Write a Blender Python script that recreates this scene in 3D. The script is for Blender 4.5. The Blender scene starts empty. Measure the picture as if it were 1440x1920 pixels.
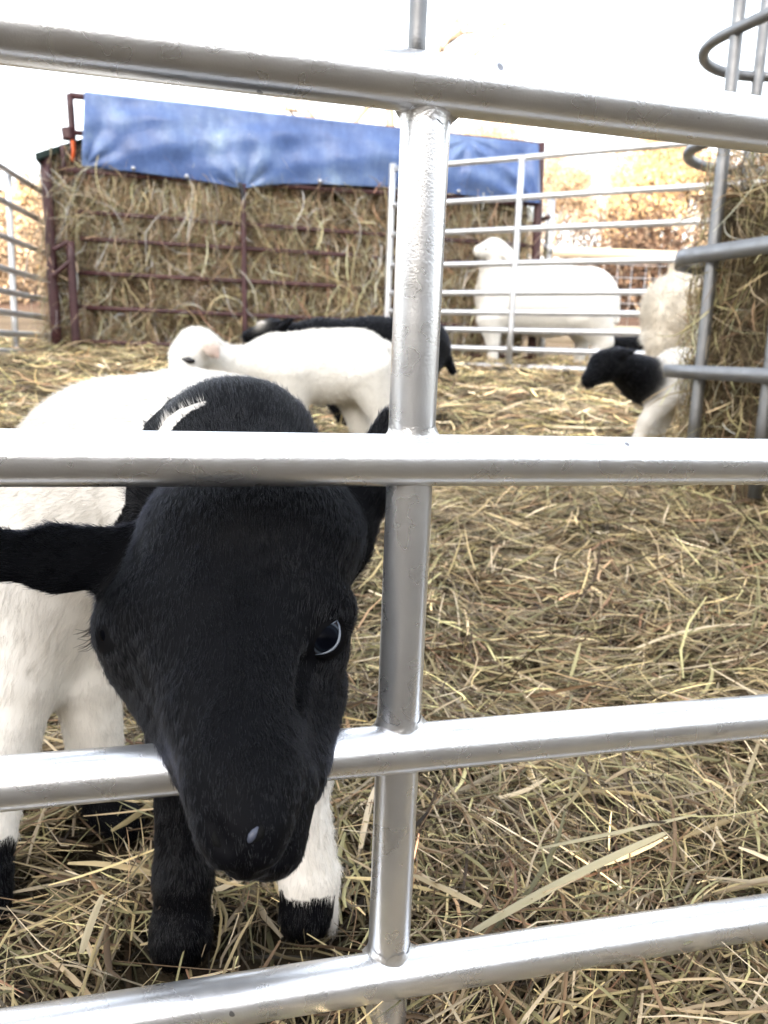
import bpy, math, random
import numpy as np
import openvdb
from mathutils import Matrix
R_ = math.radians
SC = bpy.context.scene
rng = np.random.default_rng(7)
random.seed(7)

# ------------------------------------------------------------------ camera
F, CX, CY = 1560., 720., 960.                      # focal length and centre in pixels of a 1440x1920 frame
CAM = np.array([0, 0, .40])
_d = np.array([403-CX, 9160-CY, F]); _d /= np.linalg.norm(_d)        # straight down, seen by the camera
_y = np.array([0, 0, 1.])-_d*_d[2]; _y /= np.linalg.norm(_y)
_x = np.cross(_y, _d); _x = -_x if _x[0] < 0 else _x
M = np.array([_x, _y, -_d])                        # camera (right, down, forward) -> world
def ray(px, py): return M @ np.array([(px-CX)/F, (py-CY)/F, 1.])
def U(px, py, y):
    r = ray(px, py); return CAM+r*(y/r[1])
def zc(p): return float((M.T @ (np.asarray(p)-CAM))[2])
def upl(px, py, p0, n):                            # a pixel's point on a vertical plane
    r = ray(px, py); n = np.array([n[0], n[1], 0.]); return CAM+r*(np.dot(np.asarray(p0)-CAM, n)/np.dot(r, n))
cam = bpy.data.cameras.new('camera'); camo = bpy.data.objects.new('camera', cam); SC.collection.objects.link(camo)
m4 = Matrix.Identity(4)
for i in range(3):
    m4[i][0], m4[i][1], m4[i][2], m4[i][3] = M[i][0], -M[i][1], -M[i][2], CAM[i]
camo.matrix_world = m4
cam.sensor_fit = 'VERTICAL'; cam.sensor_height = 36; cam.lens = F/1920*36
cam.clip_start = .02; cam.clip_end = 2000
cam.dof.use_dof = True; cam.dof.focus_distance = .45; cam.dof.aperture_fstop = cam.lens/2.0
SC.camera = camo

# ------------------------------------------------------------------ light
SUN_EL, SUN_AZ = 13., 196.                          # degrees; azimuth clockwise from +Y: low behind the camera
w = bpy.data.worlds.new('World'); SC.world = w; w.use_nodes = True
nt = w.node_tree; bg = nt.nodes['Background']
sky = nt.nodes.new('ShaderNodeTexSky'); sky.sky_type = 'NISHITA'; sky.sun_disc = False
sky.sun_elevation = R_(SUN_EL); sky.sun_rotation = R_(SUN_AZ)
sky.air_density = 1.0; sky.dust_density = 4.0; sky.ozone_density = .6
hs = nt.nodes.new('ShaderNodeHueSaturation'); hs.inputs['Saturation'].default_value = .45
ga = nt.nodes.new('ShaderNodeGamma'); ga.inputs[1].default_value = .6          # hazy air evens the sky out
nt.links.new(sky.outputs[0], ga.inputs[0]); nt.links.new(ga.outputs[0], hs.inputs['Color']); nt.links.new(hs.outputs[0], bg.inputs[0])
bg.inputs[1].default_value = .15
sl = bpy.data.lights.new('sun', 'SUN'); sl.energy = 2.5; sl.angle = R_(.5); sl.color = (1, .86, .68)
so = bpy.data.objects.new('sun', sl); SC.collection.objects.link(so)
so.rotation_euler = (R_(90-SUN_EL), 0, R_(180-SUN_AZ))
SC.view_settings.view_transform = 'Standard'; SC.view_settings.look = 'None'
SC.view_settings.exposure = 3.6; SC.view_settings.gamma = 1
SC.cycles.max_bounces = 8; SC.cycles.transparent_max_bounces = 8

# ------------------------------------------------------------------ helpers
def tag(o, label=None, cat=None, group=None, kind=None):
    if label: o['label'] = label
    if cat: o['category'] = cat
    if group: o['group'] = group
    if kind: o['kind'] = kind
    return o
def empty(name, loc, label=None, cat=None, group=None):
    o = bpy.data.objects.new(name, None); SC.collection.objects.link(o); o.location = loc
    o.empty_display_size = .1
    return tag(o, label, cat, group)
def mk(name, V, faces, mat, parent=None, smooth=True, col=None):
    """faces: list of (n,k) int arrays. One mesh object in world coordinates."""
    V = np.asarray(V, np.float32); me = bpy.data.meshes.new(name)
    faces = [np.asarray(f, np.int32) for f in faces if len(f)]
    loops = np.concatenate([f.ravel() for f in faces])
    tot = np.concatenate([np.full(len(f), f.shape[1], np.int32) for f in faces])
    st = np.concatenate([[0], np.cumsum(tot)[:-1]]).astype(np.int32)
    me.vertices.add(len(V)); me.vertices.foreach_set('co', V.ravel())
    me.loops.add(len(loops)); me.loops.foreach_set('vertex_index', loops)
    me.polygons.add(len(tot)); me.polygons.foreach_set('loop_start', st)
    me.polygons.foreach_set('use_smooth', np.full(len(tot), smooth))
    me.update(calc_edges=True)
    if col is not None:
        a = me.attributes.new('col', 'FLOAT_COLOR', 'POINT')
        c = np.ones((len(V), 4), np.float32); c[:, :3] = col; a.data.foreach_set('color', c.ravel())
    me.materials.append(mat)
    o = bpy.data.objects.new(name, me); SC.collection.objects.link(o)
    if parent is not None:
        o.parent = parent; o.matrix_parent_inverse = Matrix.Translation(parent.location).inverted()
    return o
class MB:
    def __init__(s): s.V = []; s.F = {3: [], 4: []}; s.n = 0
    def add(s, V, quads=(), tris=()):
        V = np.asarray(V, float)
        if len(quads): s.F[4].append(np.asarray(quads)+s.n)
        if len(tris): s.F[3].append(np.asarray(tris)+s.n)
        s.V.append(V); s.n += len(V)
    def tube(s, pts, r, n=16, cap=True, closed=False, flat=None):
        """flat: (axis vector, half size) makes the section a flat bar"""
        P = np.asarray(pts, float); k = len(P); r = np.broadcast_to(np.asarray(r, float), (k,))
        T = np.zeros_like(P)
        if closed: T = np.roll(P, -1, 0)-np.roll(P, 1, 0)
        else: T[1:-1] = P[2:]-P[:-2]; T[0] = P[1]-P[0]; T[-1] = P[-1]-P[-2]
        T /= np.linalg.norm(T, axis=1)[:, None]
        up = np.array([0, 0, 1.]) if abs(T[0][2]) < .9 else np.array([1., 0, 0])
        V = []; a = np.linspace(0, 2*np.pi, n, endpoint=False)
        A = np.cross(T[0], up); A /= np.linalg.norm(A)
        for i in range(k):
            A = A-T[i]*A.dot(T[i]); A /= np.linalg.norm(A); B = np.cross(T[i], A)
            if flat is not None:
                hz, ht = flat
                V.append(P[i]+np.array([A*x*ht+B*z*hz for x, z in ((-1, -1), (1, -1), (1, 1), (-1, 1))]))
            else: V.append(P[i]+r[i]*(np.cos(a)[:, None]*A+np.sin(a)[:, None]*B))
        if flat is not None: n = 4
        V = np.concatenate(V); q = []
        for i in range(k if closed else k-1):
            j = (i+1) % k
            for t in range(n):
                u = (t+1) % n; q.append((i*n+t, i*n+u, j*n+u, j*n+t))
        tr = []
        if cap and not closed:
            V = np.concatenate([V, P[:1], P[-1:]]); c0 = k*n
            for t in range(n):
                u = (t+1) % n; tr.append((c0, u, t)); tr.append((c0+1, (k-1)*n+t, (k-1)*n+u))
        s.add(V, q, tr)
    def build(s, name, mat, parent=None, smooth=True):
        return mk(name, np.concatenate(s.V), [np.concatenate(f) for f in s.F.values() if f], mat, parent, smooth)
def tube_obj(name, pts, r, mat, parent=None, n=16, **kw):
    b = MB(); b.tube(pts, r, n, **kw); return b.build(name, mat, parent)
def nz(V, f, seed=0):                               # cheap smooth noise, about -1..1
    V = np.asarray(V, float)*f; g = np.random.default_rng(seed); o = 0
    for i in range(6):
        k = g.normal(0, 1, 3)*(1+.35*i); o = o+np.sin(V @ k+g.uniform(0, 6.3))/(1+.25*i)
    return o/3.2
# ---- materials
def mat(name, base=(.5, .5, .5), rough=.6, metal=0, spec=.5):
    m = bpy.data.materials.new(name); m.use_nodes = True; b = m.node_tree.nodes['Principled BSDF']
    b.inputs['Base Color'].default_value = (*base, 1); b.inputs['Roughness'].default_value = rough
    b.inputs['Metallic'].default_value = metal; b.inputs['Specular IOR Level'].default_value = spec
    return m, m.node_tree, b
def nd(t, typ, **kw):
    n = t.nodes.new(typ)
    for k, v in kw.items():
        if k in n.inputs: n.inputs[k].default_value = v
        else: setattr(n, k, v)
    return n
def noise(t, scale, detail=4, rough=.55, vec=None, stretch=None):
    n = nd(t, 'ShaderNodeTexNoise', Scale=scale, Detail=detail, Roughness=rough)
    tc = nd(t, 'ShaderNodeTexCoord'); src = tc.outputs['Object']
    if stretch:
        mp = nd(t, 'ShaderNodeMapping'); mp.inputs['Scale'].default_value = stretch
        t.links.new(src, mp.inputs[0]); src = mp.outputs[0]
    t.links.new(src, n.inputs['Vector']); return n.outputs['Fac']
def ramp(t, fac, stops):
    r = nd(t, 'ShaderNodeValToRGB'); e = r.color_ramp.elements
    while len(e) < len(stops): e.new(.5)
    for el, (p, c) in zip(e, stops): el.position = p; el.color = (*c, 1) if len(c) == 3 else c
    t.links.new(fac, r.inputs[0]); return r.outputs[0]
def bump(t, b, fac, strength=.3, dist=.002, prev=None):
    n = nd(t, 'ShaderNodeBump', Strength=strength, Distance=dist); t.links.new(fac, n.inputs['Height'])
    if prev is not None: t.links.new(prev, n.inputs['Normal'])
    t.links.new(n.outputs[0], b.inputs['Normal']); return n.outputs[0]
def galvanised(name, fine=1., base=(.62, .76), rgh=(.25, .32), st=(.05, 1, 1)):
    m, t, b = mat(name, metal=.9)
    t.links.new(ramp(t, noise(t, 38*fine, 2), [(.18, (base[0]*1.12,)*3), (.42, (base[1]*.95, base[1]*.96, base[1])), (.75, (base[1]*1.05, base[1]*1.06, base[1]*1.08))]), b.inputs['Base Color'])
    t.links.new(ramp(t, noise(t, 60*fine, 2, .5), [(.3, (rgh[0],)*3), (.7, (rgh[1],)*3)]), b.inputs['Roughness'])
    c_ = b.inputs['Base Color'].links[0].from_socket                     # drawn-out scuffs and a few chips in the zinc
    sc_ = ramp(t, noise(t, 110*fine, 3, .55, None, st), [(.66, (1, 1, 1)), (.76, (.66, .66, .68)), (.84, (.45, .45, .48))])
    mu = nd(t, 'ShaderNodeMixRGB', blend_type='MULTIPLY'); mu.inputs[0].default_value = .6; t.links.new(c_, mu.inputs[1]); t.links.new(sc_, mu.inputs[2])
    sp_k = ramp(t, noise(t, 120*fine, 0, .4), [(.885, (1, 1, 1)), (.905, (.3, .3, .32))])
    m2 = nd(t, 'ShaderNodeMixRGB', blend_type='MULTIPLY'); m2.inputs[0].default_value = .9; t.links.new(mu.outputs[0], m2.inputs[1]); t.links.new(sp_k, m2.inputs[2])
    t.links.new(m2.outputs[0], b.inputs['Base Color'])
    p = bump(t, b, noise(t, 900*fine, 2), .18, .0006/fine)
    bump(t, b, noise(t, 70*fine, 2, .5), .06, .0016/fine, p)
    return m
def coloured(name, rough=.6, spec=.3, trans=0):     # colour from the mesh's own 'col'
    m, t, b = mat(name, rough=rough, spec=spec)
    a = nd(t, 'ShaderNodeAttribute', attribute_name='col'); t.links.new(a.outputs['Color'], b.inputs['Base Color'])
    if trans:
        tr = nd(t, 'ShaderNodeBsdfTranslucent'); t.links.new(a.outputs['Color'], tr.inputs[0])
        mx = nd(t, 'ShaderNodeMixShader'); mx.inputs[0].default_value = trans
        t.links.new(b.outputs[0], mx.inputs[1]); t.links.new(tr.outputs[0], mx.inputs[2])
        t.links.new(mx.outputs[0], t.nodes['Material Output'].inputs[0])
    return m
GALV = galvanised('galvanised_steel')
GALV_UP = galvanised('galvanised_upright', st=(1, 1, .05))
DULL = galvanised('dull_steel', 1., (.16, .22), (.35, .5))
GALV_FAR = galvanised('galvanised_steel_weathered', .25, (.52, .68), (.35, .55))
HAYM = coloured('dry_hay', .55, .35, .22)
LEAF = coloured('dry_leaves', .6, .2, .25)

# ------------------------------------------------------------------ terrain
def gz(x, y):
    x = np.asarray(x, float); y = np.asarray(y, float)
    z = .092*np.log1p(np.exp(np.clip((y-1.)*5, -40, 40)))/5
    z = np.where(y > 5, .368+.03*(np.clip(y, 5, 8)-5), z)
    t = np.clip((y-7.5)/34, 0, 1); z = z+6.6*(t**1.5)*(1-.30*t)
    z = z+np.clip(y-41.5, 0, 200)*.02
    z = z+.25*np.sin(x*.21+1)*np.clip((y-9)/12, 0, 1)+.12*np.sin(x*.6+y*.33)*np.clip((y-9)/9, 0, 1)
    b = np.clip((-y-7)/22, 0, 1); z = z+10.5*b*b*(3-2*b)               # unseen ridge added behind the camera to shade the pen
    return z
gx = np.concatenate([np.linspace(-220, -12, 40), np.linspace(-11.5, 11.5, 93), np.linspace(12, 220, 40)])
gy = np.concatenate([np.linspace(-120, -6, 40), np.linspace(-5.5, 14, 120), np.linspace(14.5, 60, 60), np.linspace(64, 300, 30)])
XX, YY = np.meshgrid(gx, gy); ZZ = gz(XX, YY)
V = np.stack([XX, YY, ZZ], -1).reshape(-1, 3); nX, nY = len(gx), len(gy)
V[:, 2] += (.010*nz(V*[1, 1, 0], 3.1, 3)-.03*(V[:, 1] < 6.5))*(np.abs(V[:, 0]) < 12)
I = np.arange(nX*nY).reshape(nY, nX)
Q = np.stack([I[:-1, :-1], I[:-1, 1:], I[1:, 1:], I[1:, :-1]], -1).reshape(-1, 4)
GM, t, b = mat('pen_soil', rough=.9, spec=.15)
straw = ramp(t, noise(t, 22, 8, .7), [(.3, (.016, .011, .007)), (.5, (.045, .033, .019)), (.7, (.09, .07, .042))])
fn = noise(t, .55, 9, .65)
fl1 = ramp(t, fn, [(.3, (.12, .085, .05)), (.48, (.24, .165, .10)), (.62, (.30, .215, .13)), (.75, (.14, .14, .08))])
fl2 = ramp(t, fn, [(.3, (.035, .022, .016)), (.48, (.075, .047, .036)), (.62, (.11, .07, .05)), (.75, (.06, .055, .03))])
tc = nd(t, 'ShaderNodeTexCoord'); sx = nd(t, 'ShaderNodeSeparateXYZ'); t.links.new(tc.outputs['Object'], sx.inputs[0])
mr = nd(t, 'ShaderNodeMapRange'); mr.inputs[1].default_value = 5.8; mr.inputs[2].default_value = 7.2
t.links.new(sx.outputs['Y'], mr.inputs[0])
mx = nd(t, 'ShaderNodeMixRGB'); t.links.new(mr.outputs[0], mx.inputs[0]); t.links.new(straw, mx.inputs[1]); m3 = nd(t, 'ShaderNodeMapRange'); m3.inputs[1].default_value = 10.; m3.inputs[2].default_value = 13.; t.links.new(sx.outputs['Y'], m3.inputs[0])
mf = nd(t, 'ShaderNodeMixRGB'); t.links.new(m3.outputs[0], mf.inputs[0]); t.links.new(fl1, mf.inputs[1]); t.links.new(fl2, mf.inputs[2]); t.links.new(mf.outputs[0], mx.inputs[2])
t.links.new(mx.outputs[0], b.inputs['Base Color']); bump(t, b, noise(t, 30, 6), .6, .03)
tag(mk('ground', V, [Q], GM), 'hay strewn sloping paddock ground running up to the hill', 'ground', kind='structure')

# ------------------------------------------------------------------ foreground gate
g = ray(6640, 880); g[2] = 0; g /= np.linalg.norm(g); gn = np.array([-g[1], g[0], 0.])
G0 = np.array([0, .42, 0.])
def gp(s, z): return G0+g*s+np.array([0, 0, z])
RAIL_Z = [.0464, .1881, .3471, .5261, .735]
gate = empty('livestock_gate', tuple(gp(0, 0)), 'galvanised tube gate close in front of the black headed lamb', 'gate')
for z in RAIL_Z:
    ss = np.linspace(-.75, 1.15, 60)
    tube_obj('rail', [gp(s, z)+gn*.0006*math.sin(s*9+z*30) for s in ss], .0133, GALV, gate, 32)
ups = []
for px, py in ((807, 215), (779, 800), (758, 1130), (716, 1880)):
    p = upl(px, py, G0, gn); ups.append((p-G0).dot(g))
print('upright s', ups)
us = ups[1]; du = (ups[3]-ups[0])
def up_s(z): return us
tube_obj('upright', [gp(us, z)+gn*.0062 for z in np.linspace(-.03, RAIL_Z[3]-.003, 40)], .0121, GALV_UP, gate, 32)
pr = upl(783, 50, G0, gn); rs = (pr-G0).dot(g)
tube_obj('rod', [gp(rs, z) for z in np.linspace(RAIL_Z[3], RAIL_Z[4], 12)], .0041, DULL, gate, 16)
for s in (-.75, 1.15):
    tube_obj('end_post', [gp(s, z) for z in np.linspace(-.02, RAIL_Z[4]+.01, 12)], .0133, GALV, gate, 24)
WELD, t, b = mat('weld_bead', (.66, .66, .67), .34, .9)
bump(t, b, noise(t, 170, 3, .6), .35, .002)
for z, up_ in ((RAIL_Z[0], 1), (RAIL_Z[1], 1), (RAIL_Z[2], 1), (RAIL_Z[3], -1)):   # flared weld collar on top of each rail
    n, k = 36, 8; V = []
    for i in range(k):
        f = i/(k-1); rr = .01222+.0036*(1-f)**2.4; h = .0095+.0075*f
        for a in np.linspace(0, 2*np.pi, n, endpoint=False):
            wob = 1+.07*math.sin(a*5+z*50)+.05*math.sin(a*11+i)
            p = gp(us, z)+gn*.0058+g*math.cos(a)*rr*(1+.42*(1-f)**1.5*max(0, math.cos(a+.7))**2+.05*math.sin(a*17+z*9)*(1-f))+gn*math.sin(a)*rr+np.array([0, 0, up_*(h*wob-(abs(math.sin(a))**2)*.0052*(1-f))])
            V.append(p)
    q = [(i*n+j, i*n+(j+1) % n, (i+1)*n+(j+1) % n, (i+1)*n+j) for i in range(k-1) for j in range(n)]
    mk('weld', V, [q], WELD, gate)

# ------------------------------------------------------------------ animals: a smooth union of tapered limbs, meshed as one skin
def px_ball(px, py, y, rp):
    p = U(px, py, y); return p, rp*zc(p)/F
class Beast:
    def __init__(s): s.p = []
    def cone(s, A, B, col, ln=.008, k=.02, n=None, flat=1., flow=None):
        """A, B: (px, py, depth, radius in px)"""
        a, ra = px_ball(*A); b_, rb = px_ball(*B)
        if flow is None: flow = b_-a
        f = np.asarray(flow, float); f = f/(np.linalg.norm(f)+1e-9)
        s.p.append(dict(a=a, b=b_, ra=ra, rb=rb, col=np.array(col), ln=ln, k=k, n=n, flat=flat, flow=f))
    def cut(s, A, B, k=.006):
        s.cone(A, B, BLK, .004, k); s.p[-1]['cut'] = True
    def ball(s, A, col, ln=.008, k=.02, flow=(0, 0, -1)): s.cone(A, A, col, ln, k, flow=flow)
    def dist(s, q, P):
        a, b = q['a'], q['b']; ab = b-a; L = ab.dot(ab); D = P-a
        if q['n'] is not None:
            n = q['n']; e = (q['flat']-1); D = D+(D @ n)[..., None]*n*e; ab = ab+ab.dot(n)*n*e; L = ab.dot(ab)
        t = np.clip((D @ ab)/L, 0, 1) if L > 1e-12 else np.zeros(D.shape[:-1])
        d = np.linalg.norm(D-t[..., None]*ab, axis=-1)-(q['ra']+t*(q['rb']-q['ra']))
        return d/ (1.5 if q['n'] is not None else 1)
    def mesh(s, res):
        lo = np.min([np.minimum(q['a']-q['ra'], q['b']-q['rb']) for q in s.p], 0)-4*res
        hi = np.max([np.maximum(q['a']+q['ra'], q['b']+q['rb']) for q in s.p], 0)+4*res
        N = np.ceil((hi-lo)/res).astype(int); D = np.full(N, 1., np.float32)
        ax = [lo[i]+np.arange(N[i])*res for i in range(3)]
        for q in s.p:
            mg = q['k']+3*res+.004
            l = np.minimum(q['a']-q['ra'], q['b']-q['rb'])-mg; h = np.maximum(q['a']+q['ra'], q['b']+q['rb'])+mg
            sl_ = tuple(slice(max(0, int((l[i]-lo[i])/res)), min(N[i], int((h[i]-lo[i])/res)+2)) for i in range(3))
            P = np.stack(np.meshgrid(*[ax[i][sl_[i]] for i in range(3)], indexing='ij'), -1)
            d = s.dist(q, P); e = D[sl_]; hh = np.clip(.5+.5*(e-d)/q['k'], 0, 1)
            if q.get('cut'):
                hh = np.clip(.5-.5*(e+d)/q['k'], 0, 1); D[sl_] = e+(-d-e)*hh+q['k']*hh*(1-hh)
            else: D[sl_] = e+(d-e)*hh-q['k']*hh*(1-hh)
        gr = openvdb.FloatGrid(1.0); gr.copyFromArray(D)
        V, Q = gr.convertToQuads(isovalue=0.0)
        V = np.asarray(V, float)*res+lo; Q = np.asarray(Q, int)
        # orientation
        a = V[Q[:, 2]]-V[Q[:, 0]]; b = V[Q[:, 3]]-V[Q[:, 1]]; n = np.cross(a, b)
        if (n*(V[Q].mean(1)-V.mean(0))).sum() < 0: Q = Q[:, ::-1].copy()
        s.V, s.Q = V, Q
        for _ in range(2):                          # light smoothing
            acc = np.zeros_like(V); cnt = np.zeros(len(V))
            for i in range(4):
                np.add.at(acc, Q[:, i], V[Q[:, (i+1) % 4]]+V[Q[:, (i+3) % 4]]); np.add.at(cnt, Q[:, i], 2)
            V = V*.5+.5*acc/cnt[:, None]
        s.V = V
        a = V[Q[:, 2]]-V[Q[:, 0]]; b = V[Q[:, 3]]-V[Q[:, 1]]; n = np.cross(a, b); s.area = np.linalg.norm(n, axis=1)/2
        vn = np.zeros_like(V)
        for i in range(4): np.add.at(vn, Q[:, i], n)
        s.N = vn/(np.linalg.norm(vn, axis=1)[:, None]+1e-12)
    def attrs(s, sig=.006, csig=.0025, crisp=True):
        V = s.V; W = np.array([s.dist(q, V) if not q.get('cut') else np.full(len(V), 9.) for q in s.p])
        W = W-W.min(0); A = np.exp(-np.clip(W/sig, 0, 40)); A /= A.sum(0)
        C = np.exp(-np.clip(W/csig, 0, 40)); C /= C.sum(0)
        s.flow = A.T @ np.array([q['flow'] for q in s.p]); s.ln = A.T @ np.array([q['ln'] for q in s.p])
        s.col = C.T @ np.array([q['col'] for q in s.p])
    def skin(s, name, m, parent=None): return mk(name, s.V, [s.Q], m, parent, True, s.col)
    def fur(s, name, N, m, parent, rad, lift=.35, jit=.25, keep=None, curl=0., pts=4, lscale=1., seed=1, dense=None):
        r = np.random.default_rng(seed); Q, V = s.Q, s.V
        pw = s.area if dense is None else s.area*dense(V[Q].mean(1)); fi = r.choice(len(Q), N, p=pw/pw.sum()); u, v = r.random(N), r.random(N)
        wts = np.stack([(1-u)*(1-v), u*(1-v), u*v, (1-u)*v], 1)
        def ip(A): return np.einsum('nk,nk...->n...', wts, A[Q[fi]])
        P, n, fl, ln, co = ip(V), ip(s.N), ip(s.flow), ip(s.ln), ip(s.col)
        n /= np.linalg.norm(n, axis=1)[:, None]
        if keep is not None:
            kx = keep(P); P, n, fl, ln, co = P[kx], n[kx], fl[kx], ln[kx], co[kx]
        N = len(P)
        fl = fl-n*(fl*n).sum(1)[:, None]; fl /= (np.linalg.norm(fl, axis=1)[:, None]+1e-6)
        # neighbouring hairs lean together in tufts
        tuft = np.stack([nz(P, 420, 11+i) for i in range(3)], 1)
        cow = np.stack([nz(P, 95, 31+i) for i in range(3)], 1)
        d = n*lift+fl+jit*r.normal(0, 1, (N, 3))+tuft*jit*1.5+cow*jit*1.7
        d /= np.linalg.norm(d, axis=1)[:, None]
        L = ln*lscale*r.uniform(.55, 1.25, N)
        tt = np.linspace(0, 1, pts)
        side = np.cross(n, fl); ph = r.uniform(0, 6.28, N)
        X = np.zeros((N, pts, 3))
        for i, q in enumerate(tt):
            X[:, i] = P-n*.0006+d*(L*q)[:, None]-n*(L*q*q*lift*.55)[:, None]
            if curl: X[:, i] += side*(np.sin(ph+q*5)*L*curl*q)[:, None]+n*(np.cos(ph+q*5)*L*curl*q)[:, None]
        hc = bpy.data.hair_curves.new(name); hc.add_curves([pts]*N)
        hc.attributes['position'].data.foreach_set('vector', X.astype(np.float32).ravel())
        ra = hc.attributes.new('radius', 'FLOAT', 'POINT')
        ra.data.foreach_set('value', np.tile(rad*np.array([1, .85, .6, .15])[:pts] if pts == 4 else rad*np.linspace(1, .2, pts), N).astype(np.float32))
        ca = hc.attributes.new('col', 'FLOAT_COLOR', 'CURVE')
        c4 = np.ones((N, 4), np.float32); c4[:, :3] = co*r.uniform(.75, 1.2, N)[:, None]; ca.data.foreach_set('color', c4.ravel())
        hc.materials.append(m)
        o = bpy.data.objects.new(name, hc); SC.collection.objects.link(o)
        o.parent = parent; o.matrix_parent_inverse = Matrix.Translation(parent.location).inverted() if parent.type == 'EMPTY' else parent.matrix_world.inverted()
        return o
WOOL = (.75, .715, .665); BLK = (.0019, .0020, .0029); PINK = (.55, .30, .25)
SKIN = coloured('lamb_skin', .6, .055)
FURM, t, b = mat('lamb_hair', rough=.5, spec=.15)
a_ = nd(t, 'ShaderNodeAttribute', attribute_name='col'); t.links.new(a_.outputs['Color'], b.inputs['Base Color'])
hb = nd(t, 'ShaderNodeBsdfHairPrincipled'); hb.parametrization = 'COLOR'; hb.inputs['Color'].default_value = (.0012, .0013, .0022, 1)
hb.inputs['Roughness'].default_value = .3; hb.inputs['Radial Roughness'].default_value = .35; hb.inputs['IOR'].default_value = 1.37
lt = nd(t, 'ShaderNodeMath', operation='GREATER_THAN'); lt.inputs[1].default_value = .06
bw = nd(t, 'ShaderNodeRGBToBW'); t.links.new(a_.outputs['Color'], bw.inputs[0]); t.links.new(bw.outputs[0], lt.inputs[0])
mx = nd(t, 'ShaderNodeMixShader'); t.links.new(lt.outputs[0], mx.inputs[0]); t.links.new(hb.outputs[0], mx.inputs[1]); t.links.new(b.outputs[0], mx.inputs[2])
t.links.new(mx.outputs[0], t.nodes['Material Output'].inputs[0])

# ---- the lamb at the gate
L = Beast()
toC = -ray(450, 1100); toC /= np.linalg.norm(toC)
L.cone((430, 880, .60, 170), (240, 930, .70, 205), WOOL, .010, .03)            # trunk, hair lies towards the rump
L.cone((350, 890, .63, 178), (240, 930, .70, 205), WOOL, .010, .03)
L.cone((455, 852, .545, 131), (400, 900, .58, 142), BLK, .0085, .012, flow=(-.3, .6, .5))   # black neck and withers
L.cone((402, 815, .552, 88), (380, 840, .57, 92), BLK, .008, .012, flow=(-.3, .6, .5))
L.cone((470, 960, .492, 140), (455, 852, .545, 128), BLK, .008, .02)
# front legs
L.cone((345, 1010, .575, 105), (345, 1380, .515, 62), BLK, .008, .02)
L.cone((345, 1380, .515, 60), (345, 1640, .497, 50), BLK, .006, .012)
L.cone((345, 1640, .497, 50), (340, 1742, .492, 52), BLK, .006, .01)
L.cone((340, 1742, .490, 50), (336, 1770, .487, 50), BLK, .004, .01)
L.cone((520, 1050, .575, 100), (560, 1440, .54, 55), WOOL, .009, .02)
L.cone((560, 1440, .54, 50), (577, 1640, .522, 54), WOOL, .009, .012)
L.cone((577, 1652, .522, 50), (572, 1715, .515, 50), BLK, .006, .006)
L.cone((618, 1630, .527, 18), (622, 1735, .527, 12), WOOL, .009, .006)
# hind legs
L.cone((110, 1060, .665, 130), (38, 1260, .635, 74), WOOL, .010, .03)
L.cone((38, 1260, .635, 70), (8, 1430, .60, 52), WOOL, .009, .015)
L.cone((8, 1430, .60, 50), (-12, 1560, .57, 40), WOOL, .008, .01)
L.cone((-14, 1575, .568, 40), (-22, 1700, .545, 42), BLK, .006, .006)
L.cone((190, 1080, .70, 120), (165, 1270, .675, 62), WOOL, .010, .03)
L.cone((165, 1270, .675, 58), (182, 1440, .665, 48), WOOL, .009, .012)
L.cone((184, 1450, .664, 42), (200, 1510, .655, 42), BLK, .006, .008)
L.cone((200, 1510, .652, 42), (232, 1545, .635, 38), BLK, .004, .008)
# head
dn = U(455, 1560, .33)-U(470, 960, .46); dn /= np.linalg.norm(dn)
H = lambda A, B, k=.02, ln=.006, flow=dn, **kw: L.cone(A, B, BLK, ln, k, flow=flow, **kw)
H((470, 1010, .455, 160), (430, 1165, .434, 155) , ln=.0062)
H((385, 1020, .46, 122), (560, 1005, .462, 122) , ln=.0062)
H((345, 1155, .437, 135), (505, 1145, .435, 130))
H((250, 1180, .437, 74), (268, 1212, .432, 72), .014)                          # orbits
H((596, 1160, .430, 58), (598, 1215, .428, 56), .012)
H((585, 1120, .424, 46), (628, 1140, .432, 34), .010)                          # brow ridge over the eye
H((420, 1190, .413, 130), (450, 1490, .331, 76), .016)                         # nasal bridge
H((425, 1215, .428, 156), (462, 1460, .346, 98))
H((318, 1265, .438, 80), (400, 1480, .372, 52))
H((566, 1290, .438, 84), (545, 1460, .372, 66), .014)                          # cheek
H((460, 1480, .337, 94), (460, 1540, .326, 82), .012, .004)
H((430, 1552, .318, 54), (440, 1588, .314, 50), .008, .003)
H((482, 1556, .318, 52), (478, 1590, .316, 50), .008, .003)
H((520, 1480, .352, 76), (506, 1580, .334, 68), .006, .003)                    # lower jaw
L.cut((570, 1245, .398, 12), (535, 1330, .372, 10), .012)
L.cut((548, 1500, .338, 9), (520, 1612, .318, 7), .006)
L.cut((503, 1522, .3065, 8), (492, 1556, .3010, 11), .005); L.cut((492, 1556, .3010, 11), (472, 1584, .3000, 8), .005)
L.cut((398, 1545, .3080, 7), (404, 1568, .3040, 9), .005); L.cut((404, 1568, .3040, 9), (420, 1586, .3030, 6), .005)
L.cut((456, 1588, .2965, 6), (461, 1640, .3020, 7), .006)
L.cut((398, 1618, .3160, 6), (432, 1640, .3060, 6), .005); L.cut((490, 1640, .3080, 6), (528, 1606, .3200, 6), .005)
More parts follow.
